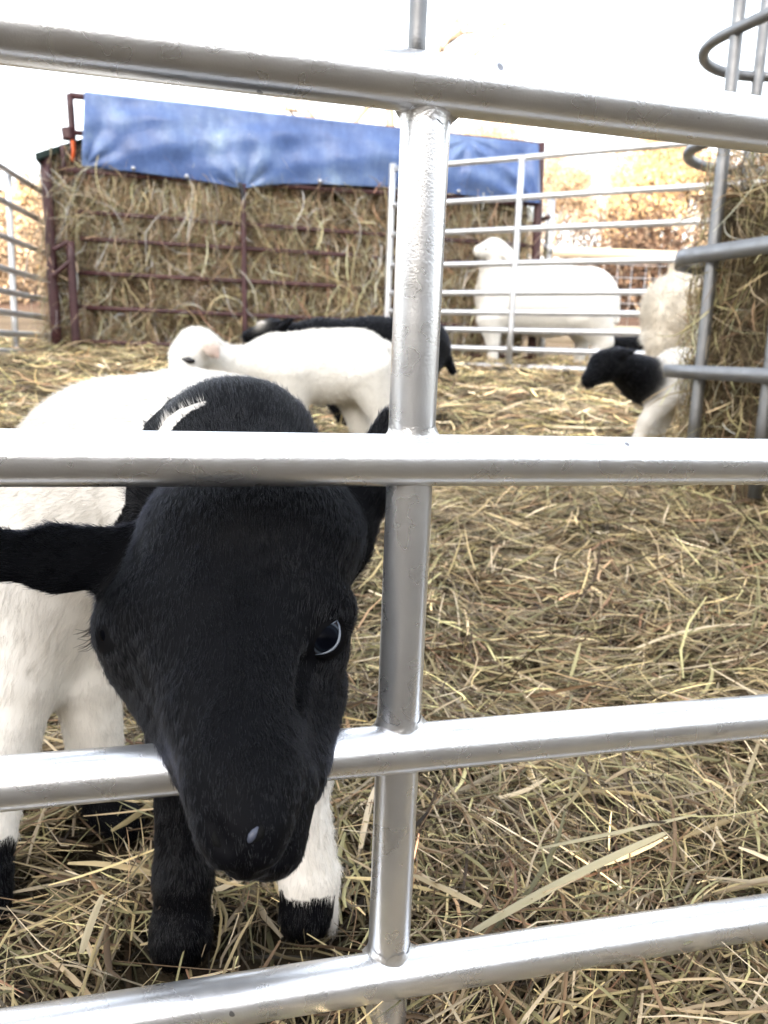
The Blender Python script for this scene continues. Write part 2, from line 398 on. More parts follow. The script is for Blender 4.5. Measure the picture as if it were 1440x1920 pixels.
# ears
fl = (U(0, 1040, .41)-U(215, 1045, .45)); nL = toC-fl*toC.dot(fl)/fl.dot(fl); nL /= np.linalg.norm(nL)
L.cone((235, 1045, .452, 60), (110, 1048, .43, 60), BLK, .007, .012, n=nL, flat=4.)
L.cone((110, 1048, .43, 60), (-20, 1040, .405, 45), BLK, .007, .006, n=nL, flat=4.5)
L.cone((-20, 1040, .405, 45), (-95, 1030, .39, 22), BLK, .007, .006, n=nL, flat=4.5)
fr = (U(728, 790, .50)-U(650, 1000, .465)); nR = toC-fr*toC.dot(fr)/fr.dot(fr); nR /= np.linalg.norm(nR)
L.cone((640, 1010, .468, 56), (688, 905, .482, 50), BLK, .006, .014, n=nR, flat=3.)
L.cone((688, 905, .482, 50), (730, 790, .497, 26), BLK, .006, .008, n=nR, flat=3.5)
L.mesh(.0018); L.attrs()
pj = (L.V-CAM) @ M; PX = np.stack([pj[:, 0]/pj[:, 2]*F+CX, pj[:, 1]/pj[:, 2]*F+CY], 1)
def hit(px, py, r=5):
    k = np.where(np.hypot(PX[:, 0]-px, PX[:, 1]-py) < r)[0]
    i = k[pj[k, 2].argmin()]; return L.V[i].copy(), L.N[i].copy()
for z in RAIL_Z[:4]:                                # clearance of the lamb from every rail
    D = L.V-gp(0, z); D = D-np.outer(D @ g, g); dd = np.linalg.norm(D, axis=1); i = dd.argmin()
    print('rail', z, 'clearance', round(dd.min()-.0133, 4), 'at px', PX[i].round())
D = L.V-gp(us, 0); print('upright clearance', round(np.hypot(D @ g, D @ gn).min()-.0122, 4))
# crisp edge between black and white hair, white blaze beside the withers
lum = L.col[:, 0]; frac = np.clip((lum-BLK[0])/(WOOL[0]-BLK[0]), 0, 1)+.16*nz(L.V, 160, 5)
L.col = np.where(frac[:, None] > .5, np.array(WOOL), np.array(BLK))
s0, s1 = hit(305, 806)[0], hit(380, 752)[0]
ab = s1-s0; tt = np.clip(((L.V-s0) @ ab)/ab.dot(ab), -.3, 1); dd = np.linalg.norm(L.V-s0-tt[:, None]*ab, axis=1)
L.col[dd < (.0085-.0065*np.clip(tt, 0, 1))*(1+.12*nz(L.V, 300, 9))] = WOOL
lamb = empty('lamb', tuple(U(340, 1790, .52)*[1, 1, 0]), 'white lamb with black head pushed through the gate rails', 'lamb')
body = L.skin('body', SKIN, lamb)
# eyes
def eye(px, py, rr, depth, par, tilt=None):
    p, n = hit(px, py); view = CAM-p; view /= np.linalg.norm(view)
    wv = .72 if px > 400 else .0
    n = n*(1-wv)+view*wv; n /= np.linalg.norm(n)
    return p-n*depth, n
EYE, t, b = mat('eye_ball', rough=.22, spec=.015)
tc = nd(t, 'ShaderNodeTexCoord'); gr_ = nd(t, 'ShaderNodeVectorMath', operation='LENGTH')
sp = nd(t, 'ShaderNodeSeparateXYZ'); t.links.new(tc.outputs['Object'], sp.inputs[0])
cb = nd(t, 'ShaderNodeCombineXYZ'); t.links.new(sp.outputs['X'], cb.inputs[0]); t.links.new(sp.outputs['Y'], cb.inputs[1])
t.links.new(cb.outputs[0], gr_.inputs[0]); ml = nd(t, 'ShaderNodeMath', operation='MULTIPLY'); ml.inputs[1].default_value = 100
t.links.new(gr_.outputs['Value'], ml.inputs[0])
t.links.new(ramp(t, ml.outputs[0], [(0, (.001, .0012, .002)), (.52, (.0018, .0022, .004)), (.62, (.006, .008, .012)), (.72, (.003, .0035, .005)), (.80, (.045, .055, .07)), (.9, (.02, .018, .02))]), b.inputs['Base Color'])
LID, _, _ = mat('eye_lid', (.0025, .0025, .003), .8, spec=.04)
RIM, _, _ = mat('wet_lid_rim', (.075, .09, .115), .2, spec=.7)
CORN, _, _ = mat('inner_eye_corner', (.035, .02, .022), .35)
def build_eye(px, py, r_eye):
    c, n = eye(px, py, r_eye, r_eye*(.56 if px > 400 else .97), body)
    e = bpy.data.meshes.new('eye'); import bmesh
    bm = bmesh.new(); bmesh.ops.create_uvsphere(bm, u_segments=40, v_segments=24, radius=r_eye); bm.to_mesh(e); bm.free()
    for p in e.polygons: p.use_smooth = True
    e.materials.append(EYE); o = bpy.data.objects.new('eye', e); SC.collection.objects.link(o)
    zax = n; xa = (U(640, 1165, .42)-U(586, 1228, .42)); xa = xa-zax*xa.dot(zax); xa /= np.linalg.norm(xa); ya = np.cross(zax, xa)
    mm = Matrix.Identity(4)
    for i in range(3): mm[i][0], mm[i][1], mm[i][2], mm[i][3] = xa[i], ya[i], zax[i], c[i]
    o.matrix_world = mm; o.parent = lamb; o.matrix_parent_inverse = Matrix.Translation(lamb.location).inverted()
    def onball(u, v, rr):
        q = np.array([u, v, math.sqrt(max(.0, 1-u*u-v*v))]); q /= max(1e-6, np.linalg.norm(q))
        return c+rr*(xa*q[0]+ya*q[1]+zax*q[2])
    def rho(f):                                     # almond opening in the lid
        cu, cv = math.cos(f), math.sin(f); q = .93 if cu > 0 else .90
        lo, hi = 0., 1.2
        for _ in range(24):
            m_ = (lo+hi)/2; u, v = m_*cu, m_*cv
            ins = abs(u) < q and (v < (.36 if v > 0 else 1)*(1-(u/q)**2) and v > -.52*(1-(u/q)**2))
            lo, hi = (m_, hi) if ins else (lo, m_)
        return lo
    na, nr = 72, 7; Vl = []; fa = np.linspace(0, 2*np.pi, na, endpoint=False); rh = np.array([rho(f) for f in fa])
    for k in range(nr):
        q = k/(nr-1)
        for f, h in zip(fa, rh):
            rr = h+(1.0-h)*q
            if rr < .999: w_ = math.sqrt(1-rr*rr)
            else: w_ = 0.
            Vl.append(c+r_eye*(1.04+.06*math.sin(q*math.pi)-.0*q)*(xa*rr*math.cos(f)+ya*rr*math.sin(f)+zax*w_))
    for f, h in zip(fa, rh): Vl.append(c+r_eye*1.28*(xa*math.cos(f)+ya*math.sin(f))-zax*r_eye*.45)
    Ql = [(k*na+a, k*na+(a+1) % na, (k+1)*na+(a+1) % na, (k+1)*na+a) for k in range(nr) for a in range(na)]
    mk('eyelids', Vl, [Ql], LID, lamb)
    lw = [i for i in range(na) if math.sin(fa[i]) < .02 or (math.cos(fa[i]) > .80 and math.sin(fa[i]) < .25)]
    lw = sorted(lw, key=lambda i: (fa[i]+math.pi*.98) % (2*math.pi) if True else 0)
    def edge(i, k_, up=1.03): 
        rr = rh[i]*k_; return c+r_eye*up*(xa*rr*math.cos(fa[i])+ya*rr*math.sin(fa[i])+zax*math.sqrt(max(0, 1-rr*rr)))
    return o, c, zax, edge, lw, xa, ya
o, ec, en, edge, lw, xa, ya = build_eye(612, 1197, .0118)
tq = np.linspace(-1, 1, len(lw))
tube_obj('eyelid_rim', [edge(i, .97) for i in lw], .00075*np.sqrt(np.clip(1.05-tq**2, .05, 1)), RIM, lamb, 8)
b_ = MB(); cp = ec-xa*.0106+en*.0052
b_.tube([cp+xa*.0022, cp, cp-xa*.0022-en*.001], [.0009, .0013, .0005], 10); b_.build('tear_duct', CORN, lamb)
o2, ec2, en2, *_ = build_eye(188, 1190, .0112)
# nostrils, mouth line
NOSE, t, b = mat('nose_leather', (.016, .015, .018), .32, spec=.6); bump(t, b, noise(t, 500, 3), .4, .001)
PALE, _, _ = mat('nose_glint_tone', (.05, .056, .08), .45, spec=.4)  # pale colour painted in for the reflection beside the nostril
def surf(pts, off=.0004):
    out = []
    for px, py in pts:
        p, n = hit(px, py, 7); out.append(p+n*off)
    out = np.array(out)
    for _ in range(2): out[1:-1] = (out[:-2]+2*out[1:-1]+out[2:])/4
    return out
DARK, _, _ = mat('nostril_hollow', (.003, .003, .003), .8, spec=.1)
tube_obj('nostril', surf([(497, 1540), (495, 1553), (490, 1566), (481, 1578), (470, 1586)], -.0012), [.0008, .002, .0026, .0018, .0007], DARK, lamb, 10)
tube_obj('nostril', surf([(398, 1555), (396, 1566), (402, 1578), (412, 1586)], -.0008), [.0008, .0018, .0018, .0006], DARK, lamb, 10)
tube_obj('nose_glint', surf([(484, 1548), (482, 1556), (478, 1565), (471, 1576), (464, 1584)], -.0006), [.0007, .0017, .0020, .0014, .0004], PALE, lamb, 10)
tube_obj('mouth_line', surf([(405, 1632), (428, 1645), (452, 1648), (474, 1648), (500, 1640), (524, 1618), (540, 1585), (556, 1550)], -.0002), .0005, DARK, lamb, 8)
# coat
nose_c = U(448, 1572, .306)
faceish = lambda P: ((np.linalg.norm(P-nose_c, axis=1) > .020) | (np.random.default_rng(4).random(len(P)) < .35)) & (np.linalg.norm(P-(ec+en*.006), axis=1) > .0108) & (np.linalg.norm(P-(ec2+en2*.006), axis=1) > .0095)
L.fur('coat', 400000, FURM, lamb, .00009, .30, .14, faceish, 0., 4, 1., 3, lambda P: np.where(P[:, 1] < .5, 2.6, 1.))
for side in (0, 1):                                 # lashes of each eye
    lash = MB()
    for k in range(14):
        s_ = (-1, 1)[side]
        a = U(180 if side == 0 else 632, 1195+random.uniform(-28, 24) if side == 0 else 1158+random.uniform(-6, 8), .43 if side == 0 else .415)
        e = a+np.array([s_*random.uniform(.006, .012), -.004, random.uniform(-.008, .001)])
        lash.tube([a, (a+e)/2+np.array([0, 0, -.0012]), e], [.00018, .00014, .00005], 4)
    lash.build('eyelashes', LID, lamb)

# ---- other sheep, each posed from the picture at its own depth
def sheep(name, label, build, res, nfur, rad, ln, base, group=None, crisp=True):
    B = Beast(); build(B); B.mesh(res); B.attrs(sig=res*3, csig=res*1.2)
    B.ln[:] = ln
    c = B.V.mean(0); r = empty(name, (c[0], c[1], float(gz(c[0], c[1]))), label, 'sheep' if name == 'ewe' else 'lamb', group)
    B.skin('body', SKIN, r)
    if nfur: B.fur('coat', nfur, FURM, r, rad, .6, .35, None, .25 if name == 'ewe' else .12, 4, 1., 5)
    return r, B
def white_lamb(B):
    y = 2.2; W = (.72, .70, .66); c = lambda A, D, k=.03, col=W: B.cone(A, D, col, .01, k)
    c((520, 686, y, 60), (672, 681, y, 62)); c((600, 692, y, 64), (640, 690, y, 64))
    c((515, 686, y, 50), (432, 690, y-.04, 36), .02); c((432, 690, y-.04, 36), (382, 662, y-.08, 36), .02)
    c((366, 651, y-.09, 37), (350, 672, y-.13, 30)); c((352, 668, y-.13, 31), (336, 712, y-.19, 21), .02)
    c((545, 700, y-.06, 46), (552, 800, y-.06, 18)); c((552, 800, y-.06, 18), (549, 960, y-.06, 13), .012)
    c((505, 720, y+.06, 40), (500, 820, y+.06, 18)); c((500, 820, y+.06, 17), (495, 955, y+.06, 13), .012)
    c((690, 700, y-.06, 48), (722, 790, y-.06, 21)); c((722, 790, y-.06, 20), (735, 860, y-.06, 15), .012); c((735, 860, y-.06, 15), (720, 962, y-.06, 13), .012)
    c((660, 715, y+.06, 44), (676, 795, y+.06, 22)); c((676, 795, y+.06, 20), (700, 865, y+.06, 15), .012); c((700, 865, y+.06, 14), (672, 955, y+.06, 13), .012)
    c((722, 655, y, 16), (735, 720, y, 11), .012)
    n = np.array([.3, -.95, .0]); B.cone((390, 640, y-.13, 9), (398, 655, y-.16, 15), (.66, .58, .52), .006, .01, n=n, flat=2.5); B.cone((397, 653, y-.16, 10), (411, 671, y-.17, 4), (.40, .29, .25), .004, .008, n=n, flat=2.5)
r, B = sheep('lamb', 'all white lamb standing in front of the hay shelter', white_lamb, .005, 45000, .00045, .010, WOOL)
MUZ, _, _ = mat('dark_eye', (.012, .01, .012), .15)
p = U(358, 674, 2.2-.20)
def fit_on(B, px, py, dz=0.):
    q = (B.V-CAM) @ M; k = np.where(np.hypot(q[:, 0]/q[:, 2]*F+CX-px, q[:, 1]/q[:, 2]*F+CY-py) < 6)[0]
    return B.V[k[q[k, 2].argmin()]]+np.array([0, dz, 0])
def dark_eye(B, par, px, py, a, ln=2.):
    p = fit_on(B, px, py); e = np.array([a*ln*.5, 0, -.1*a]); tube_obj('eye', [p-e, p, p+e], [a*.25, a*.6, a*.25], MUZ, par, 10)
dark_eye(B, r, 357, 673, .016)
def black_lamb(B):
    y = 2.75; K = BLK; c = lambda A, D, k=.03, col=K: B.cone(A, D, col, .01, k)
    c((600, 652, y, 52), (700, 656, y, 57)); c((700, 656, y, 57), (788, 652, y, 56))
    c((595, 648, y, 46), (540, 642, y, 32)); c((540, 642, y, 31), (512, 626, y, 24)); c((510, 619, y, 22), (466, 632, y, 13), .015)
    c((600, 690, y-.06, 34), (632, 762, y-.06, 14)); c((632, 762, y-.06, 13), (655, 815, y-.06, 11), .012)
    c((570, 690, y+.06, 30), (548, 760, y+.06, 14)); c((548, 760, y+.06, 13), (556, 806, y+.06, 11), .012)
    c((785, 690, y-.06, 40), (790, 755, y-.06, 17)); c((790, 755, y-.06, 15), (776, 815, y-.06, 12), .012)
    c((765, 690, y+.06, 36), (768, 755, y+.06, 15)); c((768, 755, y+.06, 14), (760, 806, y+.06, 11), .012)
    c((828, 650, y, 12), (849, 696, y, 8), .012)
    n = np.array([0, -1., 0]); B.cone((518, 612, y-.03, 7), (541, 601, y-.03, 6), K, .005, .01, n=n, flat=2.); B.cone((525, 618, y-.06, 8), (548, 600, y-.08, 5), K, .005, .01, n=n, flat=2.)
    c((491, 605, y-.025, 4.5), (485, 607, y-.025, 4), .006, WOOL)
r, B = sheep('lamb', 'black lamb with a small white patch on its crown, behind the all white lamb', black_lamb, .006, 30000, .0005, .010, BLK)
def pied_lamb(B):
    y = 2.6; c = lambda A, D, k=.03, col=WOOL: B.cone(A, D, col, .01, k)
    c((1275, 712, y, 58), (1400, 712, y, 66)); c((1400, 712, y, 66), (1470, 705, y, 66)); c((1262, 712, y, 52), (1240, 720, y, 38), .02)
    c((1157, 683, y-.05, 29), (1205, 712, y-.01, 42), .02, BLK); c((1205, 712, y-.01, 42), (1219, 722, y-.02, 40), .012, BLK)
    c((1150, 680, y-.06, 27), (1133, 687, y-.08, 27), .02, BLK); c((1133, 687, y-.08, 27), (1104, 713, y-.12, 15), .02, BLK)
    c((1248, 742, y-.05, 26), (1212, 790, y-.06, 14), .02); c((1212, 790, y-.06, 14), (1192, 835, y-.06, 11), .012); c((1192, 835, y-.06, 13), (1190, 885, y-.06, 12), .012)
    c((1262, 750, y+.05, 30), (1232, 800, y+.05, 15)); c((1232, 800, y+.05, 15), (1234, 872, y+.05, 12), .012)
    c((1460, 735, y-.06, 46), (1478, 800, y-.06, 18)); c((1478, 800, y-.06, 16), (1462, 885, y-.06, 12), .012)
    c((1440, 735, y+.06, 44), (1456, 800, y+.06, 18)); c((1456, 800, y+.06, 16), (1442, 872, y+.06, 12), .012)
    n = np.array([0, -.7, .7]); B.cone((1150, 668, y-.1, 12), (1172, 662, y-.1, 10), BLK, .005, .01, n=n, flat=2.); B.cone((1172, 662, y-.1, 10), (1189, 658, y-.1, 4), BLK, .005, .01, n=n, flat=2.)
r, B = sheep('lamb', 'lamb with black head and neck and white body, half behind the round hay feeder', pied_lamb, .005, 40000, .00045, .010, WOOL)
EWEW = (.88, .86, .82)
def white_ewe(B):
    y = 5.5; c = lambda A, D, k=.06, col=EWEW: B.cone(A, D, col, .02, k)
    c((955, 562, y, 62), (1030, 564, y, 63)); c((1030, 566, y, 63), (1098, 562, y, 60))
    c((938, 545, y, 46), (934, 492, y-.05, 33), .06); c((934, 492, y-.05, 32), (928, 472, y-.08, 23), .04)
    c((922, 467, y-.10, 20), (898, 471, y-.16, 11), .025)
    c((920, 600, y-.1, 27), (924, 640, y-.1, 13)); c((924, 640, y-.1, 12), (924, 690, y-.1, 9), .02)
    c((945, 600, y+.1, 26), (948, 640, y+.1, 12)); c((948, 640, y+.1, 12), (948, 684, y+.1, 9), .02)
    c((1108, 590, y-.1, 46), (1130, 640, y-.1, 20)); c((1130, 640, y-.1, 18), (1112, 696, y-.1, 12), .02)
    c((1085, 600, y+.1, 36), (1092, 640, y+.1, 14)); c((1092, 640, y+.1, 12), (1082, 690, y+.1, 9), .02)
    c((1150, 552, y, 12), (1153, 600, y, 9), .02)
    n = np.array([.0, -1., 0]); B.cone((936, 465, y-.16, 8), (958, 486, y-.2, 8), EWEW, .01, .02, n=n, flat=2.)
r, B = sheep('ewe', 'large white ewe standing side on behind the pale tube fence', white_ewe, .010, 40000, .0008, .010, EWEW)
dark_eye(B, r, 915, 463, .010); dark_eye(B, r, 895, 473, .008)
def cream_ewe(B):
    y = 4.1; K = (.70, .65, .57); c = lambda A, D, k=.06, col=K: B.cone(A, D, col, .03, k)
    c((1268, 578, y, 60), (1330, 585, y+.35, 72)); c((1330, 585, y+.35, 72), (1390, 585, y+.65, 70))
    c((1262, 610, y, 50), (1300, 620, y+.1, 60), .05, (.47, .40, .31)); c((1292, 560, y-.05, 22), (1296, 640, y-.07, 14), .03)
    c((1238, 640, y-.05, 28), (1240, 690, y-.03, 14)); c((1240, 690, y-.03, 13), (1240, 738, y-.03, 11), .02)
    c((1300, 640, y+.05, 28), (1302, 690, y+.05, 14)); c((1302, 690, y+.05, 13), (1302, 738, y+.05, 11), .02)
    c((1390, 640, y+.6, 28), (1392, 720, y+.6, 12)); c((1425, 640, y+.75, 28), (1425, 715, y+.75, 12))
    c((1222, 615, y+.02, 8), (1213, 632, y-.02, 9), .02, EWEW)
r, B = sheep('ewe', 'cream woolly ewe seen from behind beside the round hay feeder', cream_ewe, .010, 60000, .0009, .034, WOOL)
def resting_lamb(B):
    y = 6.3; c = lambda A, D, k=.03, col=BLK: B.cone(A, D, col, .01, k)
    c((1150, 652, y, 20), (1195, 652, y, 21)); c((1152, 648, y-.03, 13), (1140, 632, y-.05, 9)); c((1140, 632, y-.05, 9), (1128, 638, y-.08, 6), .015)
    c((1140, 664, y-.1, 7), (1160, 670, y-.1, 6)); c((1185, 664, y-.1, 9), (1205, 668, y-.1, 6))
sheep('lamb', 'black lamb lying down far behind the large white ewe', resting_lamb, .009, 8000, .001, .012, BLK)

# ------------------------------------------------------------------ loose hay
PAL = np.array([(.50, .42, .22), (.42, .36, .17), (.38, .37, .17), (.30, .30, .14), (.36, .29, .17), (.24, .16, .085), (.52, .46, .31), (.19, .13, .07), (.11, .075, .04), (.58, .52, .36), (.33, .19, .11)])
PAL = PAL*.86+PAL.mean(1, keepdims=True)*.14*np.array([1.06, 1., .92])
PAL = PAL*np.array([1.08, .99, .96])
PW = np.array([.13, .14, .11, .10, .14, .11, .08, .08, .04, .05, .02]); PW = PW/PW.sum()
def strands(name, base, az, pit, Ln, wd, r, bend=.25, sag=.0, segs=5, fold=True, tint=1., taper=.55, axis=None, roll=.7):
    N = len(base); tt = np.linspace(-.5, .5, segs)
    d = np.stack([np.cos(az)*np.cos(pit), np.sin(az)*np.cos(pit), np.sin(pit)], 1) if axis is None else axis
    up = np.tile([0, 0, 1.], (N, 1)); s = np.cross(d, up); s /= np.linalg.norm(s, axis=1)[:, None]+1e-9
    u = np.cross(s, d)
    rl = r.normal(0, roll, N); s, u = s*np.cos(rl)[:, None]+u*np.sin(rl)[:, None], u*np.cos(rl)[:, None]-s*np.sin(rl)[:, None]
    c1 = r.normal(0, bend, N); c2 = r.normal(0, bend*.5, N); kink = r.uniform(-.4, .4, N); kk = np.where(r.random(N) < .3, r.normal(0, .5, N), 0)*(bend > .1)
    k = 3 if fold else 2; V = np.zeros((N, segs, k, 3)); C = np.zeros((N, segs, k, 3))
    base_c = PAL[r.choice(len(PAL), N, p=PW)]*np.exp(r.normal(-.08, .45, N))[:, None]*tint
    tip = base_c*r.uniform(.65, 1.2, N)[:, None]
    for i, q in enumerate(tt):
        ctr = base+d*(Ln*q)[:, None]+s*(Ln*(c1*(q*q-.08)+kk*np.maximum(q-kink, 0)))[:, None]+u*(Ln*c2*(q*q-.08))[:, None]
        ctr[:, 2] -= sag*Ln*(q+.5)**2
        ww = (wd*.5*(1-taper*np.abs(q*2)**3))[:, None]
        V[:, i, 0] = ctr-s*ww; V[:, i, -1] = ctr+s*ww
        if fold: V[:, i, 1] = ctr+u*ww*.55
        C[:, i] = (base_c*(1-(q+.5))+tip*(q+.5))[:, None]
    idx = np.arange(N*segs*k).reshape(N, segs, k)
    Q = np.stack([idx[:, :-1, :-1], idx[:, :-1, 1:], idx[:, 1:, 1:], idx[:, 1:, :-1]], -1).reshape(-1, 4)
    return V.reshape(-1, 3), Q, C.reshape(-1, 3)
def join(parts):
    V, Q, C, n = [], [], [], 0
    for v, q, c in parts: V.append(v); Q.append(q+n); C.append(c); n += len(v)
    return np.concatenate(V), [np.concatenate(Q)], np.concatenate(C)
HOOF = [tuple(U(*h)[:2]) for h in ((338, 1775, .49), (572, 1725, .515), (-20, 1710, .545), (225, 1555, .637))]
def litter(N, x0, x1, y0, y1, Lr, Wr, thick, r, fan=None, lift=.16, segs=5, fold=True, tint=1.):
    y = r.uniform(y0, y1, N)
    x = r.uniform(-1, 1, N)*(fan[0]+fan[1]*y)+fan[2] if fan else r.uniform(x0, x1, N)
    q = np.stack([x, y, 0*x], 1)
    mound = .018*nz(q, 7, 21)+.010*nz(q, 19, 22)
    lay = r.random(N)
    z = gz(x, y)+mound+thick*lay-np.where(y < .8, .034, .026)
    Ln = np.exp(r.uniform(np.log(Lr[0]), np.log(Lr[1]), N)); wd = np.exp(r.uniform(np.log(Wr[0]), np.log(Wr[1]), N))
    mat_ = r.random(N) < .45; az = np.where(mat_, 3.2*nz(q, 3.2, 24)+r.normal(0, .35, N), r.uniform(0, 6.283, N)); pit = r.normal(0, lift, N)
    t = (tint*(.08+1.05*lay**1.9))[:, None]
    keep = np.ones(N, bool)                          # hay is trodden down round the hooves
    for hx, hy in HOOF: keep &= ~((np.hypot(x-hx, (y-hy+.022)*.8) < .046) & (r.random(N) < .93))
    x, y, z, Ln, wd, az, pit, t = (k[keep] for k in (x, y, z, Ln, wd, az, pit, t))                # lower strands tinted darker, painting in shade between layers
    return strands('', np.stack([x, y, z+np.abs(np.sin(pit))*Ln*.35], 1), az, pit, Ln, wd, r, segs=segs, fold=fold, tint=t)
r = np.random.default_rng(31)
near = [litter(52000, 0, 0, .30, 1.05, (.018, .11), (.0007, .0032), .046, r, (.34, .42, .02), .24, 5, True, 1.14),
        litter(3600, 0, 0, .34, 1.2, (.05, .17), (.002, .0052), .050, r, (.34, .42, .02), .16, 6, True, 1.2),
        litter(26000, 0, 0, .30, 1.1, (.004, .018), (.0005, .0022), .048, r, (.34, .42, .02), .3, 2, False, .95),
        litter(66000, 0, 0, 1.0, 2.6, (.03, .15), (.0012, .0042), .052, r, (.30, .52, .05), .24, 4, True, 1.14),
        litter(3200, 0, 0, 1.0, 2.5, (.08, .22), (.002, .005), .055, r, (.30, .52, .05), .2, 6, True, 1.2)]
def stalk(a, b_, wd, z0=.034, tint=1.):            # one broad flat stalk lying on top
    def gr(p):
        q = ray(*p); return CAM+q*((z0-CAM[2])/q[2])
    A, B_ = gr(a), gr(b_); ln = np.linalg.norm(B_-A)
    v, q, c = strands('', ((A+B_)/2)[None], 0, 0, np.array([ln]), np.array([wd]), r, .06, 0, 9, True, 1., .45, ((B_-A)/ln)[None], .12)
    t = np.linspace(0, 1, len(c))[:, None]; c = np.array([(.50, .42, .27), (.46, .40, .25), (.44, .35, .21)])[r.integers(0, 3)]*tint*(.8+.35*t)*(1+.14*nz(v, 260, 8))[:, None]
    return v, q, c
for a in (((880, 1745), (1238, 1562), .0072), ((1010, 1592), (1305, 1528), .005), ((775, 1640), (905, 1700), .006), ((1385, 1500), (1425, 1385), .004),
          ((150, 1790), (190, 1680), .005), ((870, 950), (900, 915), .006), ((1120, 930), (1235, 1095), .004)):
    near.append(stalk(*a))
V, Q, C = join(near)
tag(mk('loose_hay', V, Q, HAYM, None, True, C), 'thick loose hay bedding strewn under the gate and the lambs', 'hay', kind='stuff')
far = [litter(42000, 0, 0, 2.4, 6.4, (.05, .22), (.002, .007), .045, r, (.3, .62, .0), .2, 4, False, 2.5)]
V, Q, C = join(far)
tag(mk('trampled_hay', V, Q, HAYM, None, True, C), 'trampled pale hay covering the pen up to the hay shelter', 'hay', kind='stuff')

# ------------------------------------------------------------------ far fence panels
def fence(label, A, Bp, zs, stays, r_=.017, ends=(0, 1), lower=()):
    A = np.array([*A, 0.]); Bp = np.array([*Bp, 0.]); f = empty('tube_fence', tuple((A+Bp)/2+[0, 0, .3]), label, 'fence', 'tube fence panels round the pen')
    for z in zs: tube_obj('rail', [A+(Bp-A)*q+[0, 0, z] for q in np.linspace(0, 1, 12)], r_, GALV_FAR, f, 12)
    for e in ends:
        p = A+(Bp-A)*e; tube_obj('post', [p+[0, 0, z] for z in np.linspace(float(gz(p[0], p[1]))-.03, zs[0]+.03, 6)], r_*1.25, GALV_FAR, f, 12)
    dr = (Bp-A)/np.linalg.norm(Bp-A); nn = np.array([dr[1], -dr[0], 0]); nn = nn if nn[1] < 0 else -nn
    for q in stays:
        p = A+(Bp-A)*q+nn*r_*1.2; tube_obj('stay', [p+[0, 0, z] for z in np.linspace(zs[-1]-.02, zs[0]+.01, 6)], r_*1.05, GALV_FAR, f, 12)
    return f
pa, pb = np.array([.417, 5.0]), np.array([1.58, 4.33]); dv = pb-pa
z9 = [1.483, 1.275, 1.108, .926, .765, .656, .557, .451, .355]
q0 = pa-dv*.30; q1 = pa+dv*1.35; pn = np.array([-dv[1], dv[0]])
st = upl(968, 500, np.array([*pa, .4]), pn); fr_ = (st[:2]-q0).dot(q1-q0)/((q1-q0).dot(q1-q0))
st0 = upl(731, 460, np.array([*pa, .4]), pn); f0 = (st0[:2]-q0).dot(q1-q0)/((q1-q0).dot(q1-q0))
A_ = q0+(q1-q0)*f0
fence('pale nine rail tube fence panel in front of the large white ewe', A_, q1, z9, [(fr_-f0)/(1-f0)], .0165)
la, lb = np.array([-2.16, 5.45]), np.array([-1.90, 3.3])
lst = upl(29, 480, np.array([*la, .4]), np.array([-(lb-la)[1], (lb-la)[0]])); lq = float((lst[:2]-la).dot(lb-la)/(lb-la).dot(lb-la))
z8 = [1.278, 1.108, .927, .765, .648, .539, .43, .335]
fence('grey tube fence panel left of the hay shelter corner post', la, lb, z8, [lq], .0165)
for px, yb, lab in ((1018, 6.0, 'slim grey steel post behind the pale fence panel'),):
    p = U(px, 600, yb); z0 = float(gz(p[0], yb)); f = empty('fence_post', (p[0], yb, z0), lab, 'post')
    top = U(px, 374, yb)[2]; tube_obj('pole', [(p[0], yb, z) for z in np.linspace(z0-.05, top, 6)], .026, GALV_FAR, f, 12)
    tube_obj('collar', [(p[0], yb, z) for z in (top-.36, top-.29)], .036, GALV_FAR, f, 12)
# outer field fence further up the slope
f = empty('field_fence', (3.2, 9.0, float(gz(3.2, 9.))), 'low rail and wire fence on the slope behind the ewes', 'fence')
WOODM, t, b = mat('weathered_board', (.55, .47, .36), .8)
for x in (1.6, 2.9, 4.2, 5.5):
    z0 = float(gz(x, 9.)); tube_obj('post', [(x, 9., z) for z in (z0-.1, z0+.5, z0+1.02)], .045, WOODM, f, 8)
wire = MB()
for i in range(7): wire.tube([(x, 9.-.05, float(gz(x, 9.))+.1+.13*i) for x in np.linspace(1.6, 5.5, 9)], .004, 4)
for x in np.linspace(1.6, 5.5, 28): wire.tube([(x, 9.-.052, float(gz(x, 9.))+z) for z in (.1, .5, .88)], .003, 4)
wire.build('wire_mesh', GALV_FAR, f)
tube_obj('board', [(x, 8.93, float(gz(x, 9.))+.16) for x in np.linspace(1.5, 5.6, 8)], .1, WOODM, f, flat=(.10, .02))
tube_obj('board', [(x, 8.93, float(gz(x, 9.))+.98) for x in np.linspace(1.5, 5.6, 8)], .1, WOODM, f, flat=(.05, .02))

